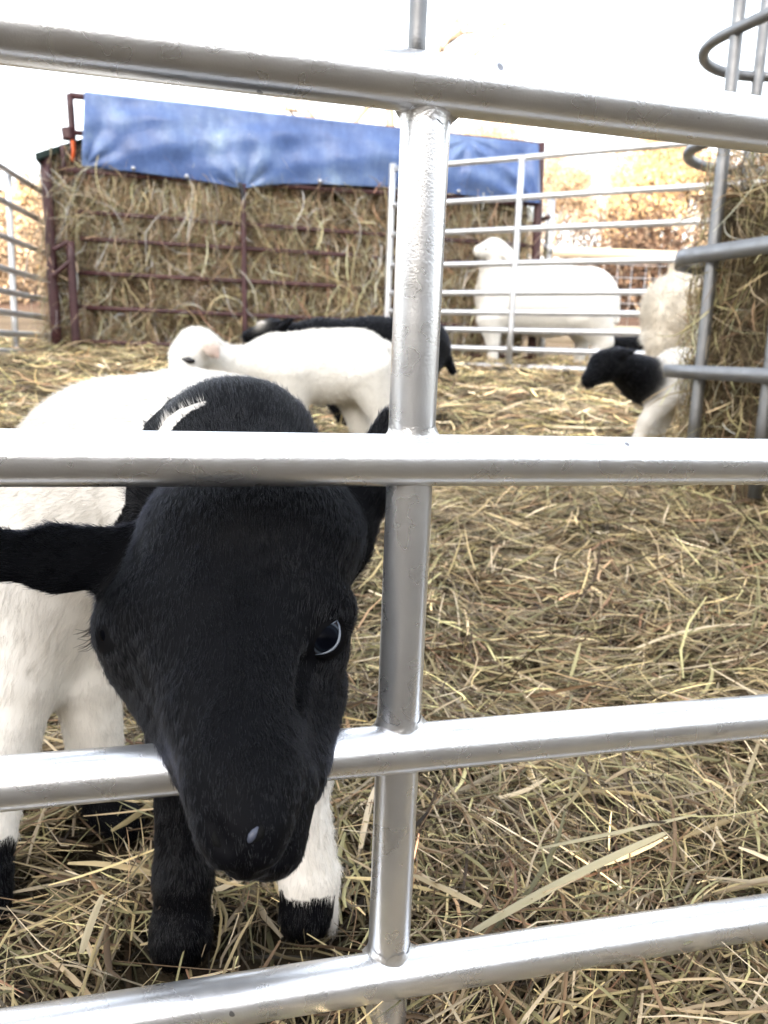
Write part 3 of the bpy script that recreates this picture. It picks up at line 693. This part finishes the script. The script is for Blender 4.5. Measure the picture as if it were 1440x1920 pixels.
# ------------------------------------------------------------------ hay shelter of maroon panels
MAROON, t, b = mat('maroon_painted_steel', (0.050, 0.015, 0.018), .5)
t.links.new(ramp(t, noise(t, 9, 6), [(.3, (0.037, 0.011, 0.014)), (.6, (0.062, 0.021, 0.024)), (.8, (0.085, 0.040, 0.035))]), b.inputs['Base Color'])
SA = U(105, 640, 4.95); SB = U(1012, 640, 5.6); sd = SB-SA; sd[2] = 0; SL = np.linalg.norm(sd); sd /= SL; sn = np.array([sd[1], -sd[0], 0])   # sn faces the camera
def sp_(px, py, off=0.): return upl(px, py, SA+sn*off, sn)
def sps(px, py): return float((sp_(px, py)-SA).dot(sd))
sh = empty('hay_shelter', tuple((SA+SB)/2*[1, 1, 0]+[0, 0, .36]), 'maroon tube panels penning the hay under the blue tarp', 'hay rack')
def bar(name, a, b_, rr=.019, off=0.): tube_obj(name, [np.asarray(a)+(np.asarray(b_)-np.asarray(a))*q+sn*off for q in np.linspace(0, 1, 8)], rr, MAROON, sh, 12)
bar('post', sp_(85, 290), sp_(107, 655), .030)
bar('post', sp_(134, 455), sp_(146, 662), .024, .05)
bar('post', sp_(455, 348), sp_(459, 655), .017, .045)
bar('post', sp_(735, 350), sp_(726, 660), .020, .02)
bar('post', sp_(1014, 268), sp_(996, 690), .028)
for ya, yb in ((397, 462), (447, 500), (511, 556), (576, 616), (640, 672)):
    bar('rail', sp_(146, ya), sp_(1005, yb), .0135, .0)
bar('rail', sp_(110, 318), sp_(1010, 382), .018, .0)
# raised back panel that carries the tarp
bar('post', sp_(128, 172), sp_(140, 345), .020, -.05); bar('rail', sp_(128, 174), sp_(1012, 268), .018, -.05)
bar('rail', sp_(130, 244), sp_(1012, 320), .015, -.05); bar('post', sp_(116, 270), sp_(120, 345), .014, -.02)
bar('clamp', sp_(124, 236), sp_(127, 258), .036, -.05)
for a, b_ in ((sp_(105, 470), sp_(132, 455)), (sp_(102, 520), sp_(138, 488))): bar('hinge', a, b_, .014, .06)
# side and back panels
bk = -sn*1.5
for zz in (1.3, .95, .6): 
    p = SA*[1, 1, 0]+[0, 0, zz]; bar('rail', p, p+bk, .016); p = SB*[1, 1, 0]+[0, 0, zz]; bar('rail', p, p+bk, .016)
for s_ in (0., .5, 1.): p = SA*[1, 1, 0]+sd*SL*s_+bk; bar('post', p+[0, 0, .3], p+[0, 0, 1.75], .022)
# dark green roof sheet at the corner and orange strap
GREEN, t, b = mat('green_roof_sheet', (.012, .03, .024), .5)
q = [sp_(66, 288, -.1), sp_(160, 258, -.1), sp_(165, 300, -.1)-sn*.0, sp_(72, 296, -.1)]
top = np.array([sp_(66, 287, .1), sp_(165, 256, -.2), sp_(165, 256, -.2)+bk*.8, sp_(66, 287, .1)+bk*.8])
Vv = np.concatenate([top, top-[0, 0, .035]]); mk('roof_sheet', Vv, [[(0, 1, 2, 3), (7, 6, 5, 4), (0, 4, 5, 1), (1, 5, 6, 2), (2, 6, 7, 3), (3, 7, 4, 0)]], GREEN, sh, False)
mk('side_sheet', np.array([sp_(80, 300, -.35), sp_(160, 292, -.35), sp_(160, 345, -.35), sp_(84, 345, -.35), sp_(80, 300, -.38), sp_(160, 292, -.38), sp_(160, 345, -.38), sp_(84, 345, -.38)]), [[(0, 1, 2, 3), (7, 6, 5, 4), (0, 4, 5, 1), (1, 5, 6, 2), (2, 6, 7, 3), (3, 7, 4, 0)]], GREEN, sh, False)
ORANGE, _, _ = mat('orange_strap', (.75, .13, .03), .5)
st_ = tube_obj('orange_strap', [sp_(137, 264, -.02), sp_(139, 285, -.02), sp_(136, 303, -.02)], .02, ORANGE, None, flat=(.006, .018))
tag(st_, 'short orange strap tied at the corner of the hay shelter', 'strap')

# blue tarp: hangs over the raised panel, tied down in the middle
def lerp(x, xs, ys): return np.interp(x, xs, ys)
nu, nv = 220, 60; Vt = []
for j in range(nv):
    for i in range(nu):
        u = i/(nu-1); x = 158+(1010-158)*u
        yt = lerp(x, [158, 400, 735, 1012], [172, 199, 240, 270])
        yb = lerp(x, [155, 250, 340, 400, 440, 457, 480, 530, 600, 735, 860, 1005], [312, 322, 334, 343, 351, 354, 350, 345, 345, 352, 365, 381])
        v = j/(nv-1); v2 = (v-.12)/.88
        if v2 >= 0:
            y = yt+(yb-yt)*v2; xx = x+(-8 if True else 0)*v2*(1-u)+3*v2
            off = .035+.05*math.sin(v2*math.pi)*.5
            for (cx, cy, amp, rr, kf) in ((457, 356, .010, 110, 9), (385, 255, .002, 90, 7), (880, 260, .016, 150, 9), (1008, 385, .022, 130, 12), (160, 312, .012, 110, 9)):
                dx, dy = xx-cx, y-cy; rd = math.hypot(dx, dy)+1e-3
                off += amp*math.sin(math.atan2(dy, dx)*kf+cx)*math.exp(-rd/rr)*min(1, rd/25)
            off += .008*math.sin(x*.031+y*.02)+.005*math.sin(x*.083-y*.05)+.004*math.sin(y*.11+x*.01)
            off = .035+(off-.035)*min(1, v2*4); Vt.append(sp_(xx, y, off))
        else:
            p = sp_(x, yt, .035); back = (-v2)/(.12/.88); Vt.append(p-sn*back*.55+np.array([0, 0, .004*math.sin(back*3)*math.sin(x*.05)-.16*back*back]))
I = np.arange(nu*nv).reshape(nv, nu); Q = np.stack([I[:-1, :-1], I[:-1, 1:], I[1:, 1:], I[1:, :-1]], -1).reshape(-1, 4)
TARP, t, b = mat('blue_tarp', (.06, .14, .42), .38, spec=.5)
c1 = ramp(t, noise(t, 3.2, 8, .65), [(.3, (.05, .09, .23)), (.46, (.075, .13, .31)), (.58, (.12, .185, .36)), (.70, (.20, .28, .43)), (.80, (.45, .5, .55))])
c2 = ramp(t, noise(t, 26, 5, .7, None, (1, 1, .25)), [(.45, (1, 1, 1)), (.75, (1.3, 1.3, 1.25))])
mu = nd(t, 'ShaderNodeMixRGB', blend_type='MULTIPLY'); mu.inputs[0].default_value = 1; t.links.new(c1, mu.inputs[1]); t.links.new(c2, mu.inputs[2])
t.links.new(mu.outputs[0], b.inputs['Base Color']); bump(t, b, noise(t, 45, 5), .25, .01)
to = mk('tarp', Vt, [Q], TARP); tag(to, 'creased blue tarp hung over the hay shelter', 'tarp')
CORD, _, _ = mat('dark_cord', (.02, .02, .025), .7)
tube_obj('tie_cord', [sp_(449, 343, .06), sp_(453, 352, .065), sp_(455, 364, .06), sp_(456, 376, .055)], .012, CORD, to, 8)
for x_, y_ in ((250, 316), (350, 331), (600, 340), (735, 347), (860, 359), (985, 373)): tube_obj('grommet', [sp_(x_-2, y_-2, .05), sp_(x_+2, y_+1, .055)], .011, GALV_FAR, to, 10)
sm = to.modifiers.new('solid', 'SOLIDIFY'); sm.thickness = .003

# the hay heap itself
def clumps(n, per, pos_fn, r, Lr, Wr, tint=1., down=.5, fold=False, segs=6, bend=.35, sag=.25):
    P, nrm = pos_fn(n); idx = np.repeat(np.arange(n), per); N = n*per
    ax = r.normal(0, 1, (n, 3)); ax[:, 2] -= down; ax -= nrm*(ax*nrm).sum(1)[:, None]*.9; ax /= np.linalg.norm(ax, axis=1)[:, None]
    a = ax[idx]+.42*r.normal(0, 1, (N, 3)); a -= nrm[idx]*(a*nrm[idx]).sum(1)[:, None]*.75; a /= np.linalg.norm(a, axis=1)[:, None]
    Ln = np.exp(r.uniform(np.log(Lr[0]), np.log(Lr[1]), N)); wd = np.exp(r.uniform(np.log(Wr[0]), np.log(Wr[1]), N))
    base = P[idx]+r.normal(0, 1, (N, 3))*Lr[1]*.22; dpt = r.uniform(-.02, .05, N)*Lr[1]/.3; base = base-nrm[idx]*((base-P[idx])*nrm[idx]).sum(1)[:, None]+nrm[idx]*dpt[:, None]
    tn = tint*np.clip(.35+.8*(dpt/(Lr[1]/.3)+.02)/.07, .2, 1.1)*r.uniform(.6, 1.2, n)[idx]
    return strands('', base, 0, 0, Ln, wd, r, bend, sag, segs, fold, tn[:, None], axis=a)
r = np.random.default_rng(77)
HB, t, b = mat('hay_mass', rough=.95, spec=.1)
t.links.new(ramp(t, noise(t, 14, 9, .75), [(.3, (.03, .022, .014)), (.48, (.11, .08, .048)), (.66, (.25, .195, .12))]), b.inputs['Base Color']); bump(t, b, noise(t, 40, 7, .7), 1., .05)
def heap_pts(s, h):                                 # s along the shelter, h height 0..1 -> bulging face
    z0, z1 = .33, 1.42
    b_ = -.10+.05*np.sin(h*3.1)+.05*nz(np.stack([s*1., h*1.1, 0*s], 1), 3.0, 4)+.03*nz(np.stack([s, h*1.1, 0*s], 1), 8.0, 6)-.25*np.clip(h-.85, 0, 1)
    return SA*[1, 1, 0]+sd*s[:, None]+sn*b_[:, None]+np.array([0, 0, 1.])*(z0+(z1-z0)*h)[:, None]
ns, nh = 120, 50
Sg, Hg = np.meshgrid(np.linspace(-.02, SL-.1, ns), np.linspace(0, 1, nh)); front = heap_pts(Sg.ravel(), Hg.ravel())
backr = front.reshape(nh, ns, 3).copy(); backr[:, :, :] -= sn*1.35
Vh = np.concatenate([front, backr.reshape(-1, 3)]); I = np.arange(ns*nh).reshape(nh, ns); o_ = ns*nh
Q = [np.stack([I[:-1, :-1], I[:-1, 1:], I[1:, 1:], I[1:, :-1]], -1).reshape(-1, 4)]
Q.append(Q[0][:, ::-1]+o_)
for e in (I[0], I[-1], I[:, 0], I[:, -1]): Q.append(np.stack([e[:-1], e[1:], e[1:]+o_, e[:-1]+o_], 1))
hp = mk('hay_heap', Vh, Q, HB); tag(hp, 'tall heap of loose hay packed behind the maroon rails', 'hay', kind='stuff')
def face_fn(n):
    s = r.uniform(-.03, SL-.1, n); h = r.uniform(0, 1, n)**.9
    return heap_pts(s, h), np.tile(sn, (n, 1))
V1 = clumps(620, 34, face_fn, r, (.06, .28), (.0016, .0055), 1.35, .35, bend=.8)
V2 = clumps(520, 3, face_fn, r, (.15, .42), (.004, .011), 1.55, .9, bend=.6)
def spill_fn(n):
    s = np.where(r.random(n) < .6, r.uniform(.0, SL*.36, n), r.uniform(0, SL-.1, n)); h = 1-np.abs(r.normal(0, .13, n)); return heap_pts(s, h)+sn*r.uniform(.03, .12, n)[:, None], np.tile(sn, (n, 1))
V4 = clumps(110, 16, spill_fn, r, (.08, .32), (.0016, .006), 1.5, 1.6, bend=.7, sag=.35)
def spill2(n):
    s = r.uniform(0, SL-.1, n); h = r.uniform(.05, .95, n); return heap_pts(s, h)+sn*r.uniform(.05, .11, n)[:, None], np.tile(sn, (n, 1))
V5 = clumps(90, 9, spill2, r, (.08, .32), (.0016, .006), 1.4, .9, bend=.7, sag=.3)
def left_fn(n):
    q = r.uniform(0, 1.3, n); h = r.uniform(0, 1, n); p = heap_pts(0*q, h)-sn*q[:, None]-sd*.03; return p, np.tile(-sd, (n, 1))
V3 = clumps(60, 20, left_fn, r, (.1, .35), (.003, .008), 1.3, .8)
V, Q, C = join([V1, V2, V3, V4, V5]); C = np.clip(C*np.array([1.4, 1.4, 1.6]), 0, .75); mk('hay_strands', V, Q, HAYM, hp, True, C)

# ------------------------------------------------------------------ oval galvanised hay feeder at the right
c1, c2, RF = np.array([.91, 2.1]), np.array([1.155, 1.44]), .2
ax_ = (c2-c1)/np.linalg.norm(c2-c1); pe = np.array([-ax_[1], ax_[0]])
def oval(R, n=28):
    a = np.linspace(-np.pi/2, np.pi/2, n); m = np.linspace(0, 1, n)[1:-1]; o = [c2+R*(np.cos(q)*ax_+np.sin(q)*pe) for q in a]
    o += [c2+(c1-c2)*q+R*pe for q in m]; o += [c1+R*(-np.cos(q)*ax_-np.sin(q)*pe)*[1, 1] for q in a]
    o += [c1+(c2-c1)*q-R*pe for q in m]; return np.array(o)
GALV_F = galvanised('galvanised_feeder', .5, (.20, .27), (.4, .6))
fd = empty('hay_feeder', (1.03, 1.77, .08), 'round galvanised bar feeder stuffed with hay at right edge', 'hay feeder')
def ring(z, R, rr, flat=None, name='hoop'):
    P = oval(R); tube_obj(name, np.c_[P, np.full(len(P), z)], rr, GALV_F, fd, 12, closed=True, flat=flat)
ring(1.13, RF, .013); ring(.905, RF+.012, .013)
ring(.655, RF+.012, .02, (.018, .006), 'band'); ring(.385, RF+.014, .02, (.016, .006), 'band')
for px, py in ((1347, 300), (1421, 200)):
    for sgn in (0,):
        pass
P = oval(RF-.008, 60)
dist = np.concatenate([[0], np.cumsum(np.linalg.norm(np.diff(P, axis=0), axis=1))])
zc_ = .655; pr_ = np.array([[*(lambda c: (c[0]/c[2]*F+CX, c[2]))((np.array([*p, zc_])-CAM) @ M)] for p in P])
print('oval px', pr_[:, 0].round().tolist())
tops = []
for tgt, near_ in ((1337, 1), (1380, 0), (1470, 1), (1585, 1), (1700, 1), (1560, 0)):
    cand = [i for i in range(len(P)) if abs(pr_[i, 0]-tgt) < 25 and ((pr_[i, 1] < 1.98) == bool(near_))]
    if not cand: print('no bar', tgt, near_); continue
    p = P[min(cand, key=lambda i: abs(pr_[i, 0]-tgt))]
    tube_obj('bar', [(p[0], p[1], z) for z in np.linspace(.12, 1.42, 8)], .0145, GALV_F, fd, 12)
ring(1.42, RF, .013)
# its hay
def oval_surf(th, z, R): 
    P = oval(R, 40); L_ = np.concatenate([[0], np.cumsum(np.linalg.norm(np.diff(np.r_[P, P[:1]], axis=0), axis=1))]); s = th*L_[-1]
    PP = np.r_[P, P[:1]]; x = np.interp(s, L_, PP[:, 0]); y = np.interp(s, L_, PP[:, 1])
    tx = np.interp((s+.01) % L_[-1], L_, PP[:, 0])-x; ty = np.interp((s+.01) % L_[-1], L_, PP[:, 1])-y; n = np.stack([ty, -tx, 0*tx], 1); n /= np.linalg.norm(n, axis=1)[:, None]+1e-9
    ctr = np.array([*(c1+c2)/2, 0]); out = np.stack([x-ctr[0], y-ctr[1], 0*x], 1); n *= np.sign((n*out).sum(1))[:, None]
    return np.stack([x, y, z], 1), n
nt_, nz_ = 90, 40; T, Zg = np.meshgrid(np.linspace(0, 1, nt_, endpoint=False), np.linspace(.07, .80, nz_))
p, n = oval_surf(T.ravel(), Zg.ravel(), RF-.06); p = p+n*(.012*nz(p, 9, 3)+.010*nz(p, 25, 4))[:, None]
ctop = np.array([[*(c1+c2)/2, .86]]); Vf = np.concatenate([p, ctop]); I = np.arange(nt_*nz_).reshape(nz_, nt_); J = np.roll(I, -1, 1)
Qf = np.stack([I[:-1], J[:-1], J[1:], I[1:]], -1).reshape(-1, 4); Tf = np.stack([I[-1], J[-1], np.full(nt_, len(Vf)-1)], 1)
hf = mk('feeder_hay', Vf, [Qf, Tf], HB); tag(hf, 'brown hay stuffed in the galvanised bar feeder, stalks poking out', 'hay', kind='stuff')
def ov_fn(n):
    th = r.uniform(0, 1, n); z = r.uniform(.08, .84, n); p, nn = oval_surf(th, z, RF-.05); return p, nn
F1 = clumps(620, 18, ov_fn, r, (.04, .16), (.001, .003), 1.05, .2, True, 6, .8, .2)
P0, N0 = ov_fn(700); a = N0*.45+r.normal(0, .6, (700, 3)); a /= np.linalg.norm(a, axis=1)[:, None]
F2 = strands('', P0+a*.05, 0, 0, r.uniform(.05, .15, 700), r.uniform(.0015, .0045, 700), r, .4, .35, 6, True, r.uniform(.9, 1.5, 700)[:, None], axis=a)
th = r.uniform(0, 1, 900); p, nn = oval_surf(th, r.uniform(.76, .92, 900), (RF-.01)); ctr = np.array([*(c1+c2)/2, .86]); p = p+(ctr-p)*r.uniform(0, .8, 900)[:, None]*[1, 1, .2]
a = r.normal(0, 1, (900, 3)); a /= np.linalg.norm(a, axis=1)[:, None]
F3 = strands('', p, 0, 0, r.uniform(.06, .22, 900), r.uniform(.002, .005, 900), r, .4, .3, 6, True, .9, axis=a)
V, Q, C = join([F1, F2, F3]); C = np.clip(C*1.25, 0, .75); mk('hay_strands', V, Q, HAYM, hf, True, C)

# ------------------------------------------------------------------ trees and brush on the hill
BARK, t, b = mat('tree_bark', (.26, .19, .13), .9); t.links.new(ramp(t, noise(t, 6, 6), [(.3, (.10, .075, .055)), (.7, (.25, .19, .14))]), b.inputs['Base Color'])
TREEPAL = dict(rust=[(.12, .065, .035), (.15, .085, .045), (.09, .05, .03)], gold=[(.50, .36, .20), (.44, .30, .16), (.54, .41, .25)], tan=[(.40, .30, .21), (.34, .25, .17), (.46, .36, .26)], brush=[(.075, .045, .032), (.11, .07, .048), (.05, .032, .022)])
def leaves(pts, n, spread, size, pal, r):
    c = pts[r.integers(0, len(pts), n)]+r.normal(0, 1, (n, 3))*spread
    a = r.normal(0, 1, (n, 3)); a /= np.linalg.norm(a, axis=1)[:, None]; b = np.cross(a, r.normal(0, 1, (n, 3))); b /= np.linalg.norm(b, axis=1)[:, None]
    s = size*r.uniform(.5, 1.3, n)[:, None]; V = np.stack([c-a*s, c-b*s*.5, c+a*s, c+b*s*.5], 1).reshape(-1, 3)
    Q = np.arange(4*n).reshape(n, 4); col = np.array(pal)[r.integers(0, len(pal), n)]*r.uniform(.8, 1.12, n)[:, None]
    return V, Q, np.repeat(col, 4, 0)
def tree(x, y, h, pal, label, cat='tree', nleaf=20000, spread=.62, lean=0, seed=0, size=.048, name='broadleaf_tree'):
    r = np.random.default_rng(seed+100); z = float(gz(x, y)); o = empty(name, (x, y, z), label, cat, 'trees and brush on the hill')
    mb = MB(); tips = []
    def limb(p, d, l, rad, lev):
        k = 5; P = [p]
        for i in range(k): d = d+r.normal(0, .13, 3)+[0, 0, .03]; d /= np.linalg.norm(d); P.append(P[-1]+d*l/k)
        mb.tube(P, np.linspace(rad, rad*.55, k+1), 7 if lev == 0 else 5, cap=False)
        if lev >= 3: tips.append(P[-1]); tips.append(P[-3]); return
        nb = (7, 4, 3)[lev]
        for i in range(nb):
            q = P[int(r.integers(2 if lev else 1, k+1))] if i else P[-1]
            e = d+r.normal(0, .75 if lev else .6, 3); e /= np.linalg.norm(e); limb(q, e, l*r.uniform(.45, .68), rad*.48, lev+1)
    limb(np.array([x, y, z-.1]), np.array([lean, 0, 1.]), h*.48, h*.018, 0)
    mb.build('trunk', BARK, o)
    if nleaf:
        V, Q, C = leaves(np.array(tips), nleaf, spread*h*.08, size, TREEPAL[pal], r); mk('crown', V, [Q], LEAF, o, False, C)
    return o
def shrub(x, y, h, pal, label, seed, nleaf=1500):
    r = np.random.default_rng(seed+500); z = float(gz(x, y)); o = empty('shrub', (x, y, z), label, 'shrub', 'trees and brush on the hill'); mb = MB(); tips = []
    for i in range(22):
        d = np.array([r.normal(0, .5), r.normal(0, .5), 1.]); P = [np.array([x, y, z-.05])+[r.normal(0, .15*h), r.normal(0, .15*h), 0]]
        for k in range(5): d = d+r.normal(0, .18, 3); P.append(P[-1]+d/np.linalg.norm(d)*h/5); tips.append(P[-1])
        mb.tube(P, np.linspace(.012*h, .004, 6), 5, cap=False)
    mb.build('stems', BARK, o); V, Q, C = leaves(np.array(tips), nleaf*3, .2*h, .055, TREEPAL['brush' if pal == 'rust' else pal], r); mk('crown', V, [Q], LEAF, o, False, C); return o
T_ = [(7.5, 26, 4.8, 'gold', 'golden leaved tree on the slope right of the tarp'), (9.6, 30, 5.6, 'tan', 'tan leaved tall tree on the hill above the ewes'), (11.5, 27, 4.8, 'rust', 'rust leaved tree on the hill left of the bar feeder'),
      (13.2, 33, 5.8, 'gold', 'broad golden tree high on the hill by the bar feeder'), (6.0, 33, 4.6, 'tan', 'pale tan tree on the hill just right of the blue tarp'), (15.5, 29, 5.2, 'tan', 'tan tree on the hill behind the bar feeder'),
      (9.0, 38, 5.6, 'gold', 'golden tree on the hilltop behind the tan tall tree'), (18.5, 34, 7.0, 'rust', 'rust coloured tree on the hill beyond the bar feeder'), (-10.5, 24, 2.7, 'gold', 'golden tree left of the hay shelter on the far slope'),
      (-13.0, 27, 3.0, 'rust', 'rust tree at far left on the slope'), (-9.2, 30, 2.6, 'tan', 'tan tree on the slope just left of the shelter post'), (-16., 30, 3.2, 'gold', 'tall golden tree beyond the rust tree at far left'),
      (-4.5, 36, 6.5, 'tan', 'tan tree on the hill hidden behind the blue tarp'), (2.6, 38, 6.8, 'gold', 'golden tree on the hill behind the right part of the tarp')]
for i, (x, y, h, pal, lab) in enumerate(T_): tree(x, y, h, pal, lab, seed=i)
tree(.6, 21, 10.5, 'tan', 'tall nearly bare tree rising above the blue tarp', nleaf=120, seed=41, size=.06)
S_ = [(4.6, 15, 1.5, 'rust', 'rust coloured brush right of the tarp end'), (6.2, 17, 1.7, 'tan', 'tan brush on the slope above the large white ewe'), (7.8, 16, 1.3, 'rust', 'low rust brush on the slope over the cream ewe'),
      (9.4, 19, 1.8, 'gold', 'golden brush on the slope beside the bar feeder'), (5.5, 21, 1.9, 'rust', 'tall rust brush under the golden leaved tree'), (-6.6, 14, 1.6, 'tan', 'bushy tan brush behind the left fence panel'),
      (-7.8, 16, 1.6, 'rust', 'rust brush behind the left fence panel'), (-9.0, 19, 1.8, 'gold', 'golden brush on the slope at far left'), (11.0, 22, 2.0, 'rust', 'rust brush under the rust leaved tree')]
for i, a in enumerate(S_): shrub(*a, seed=i)
print('done')
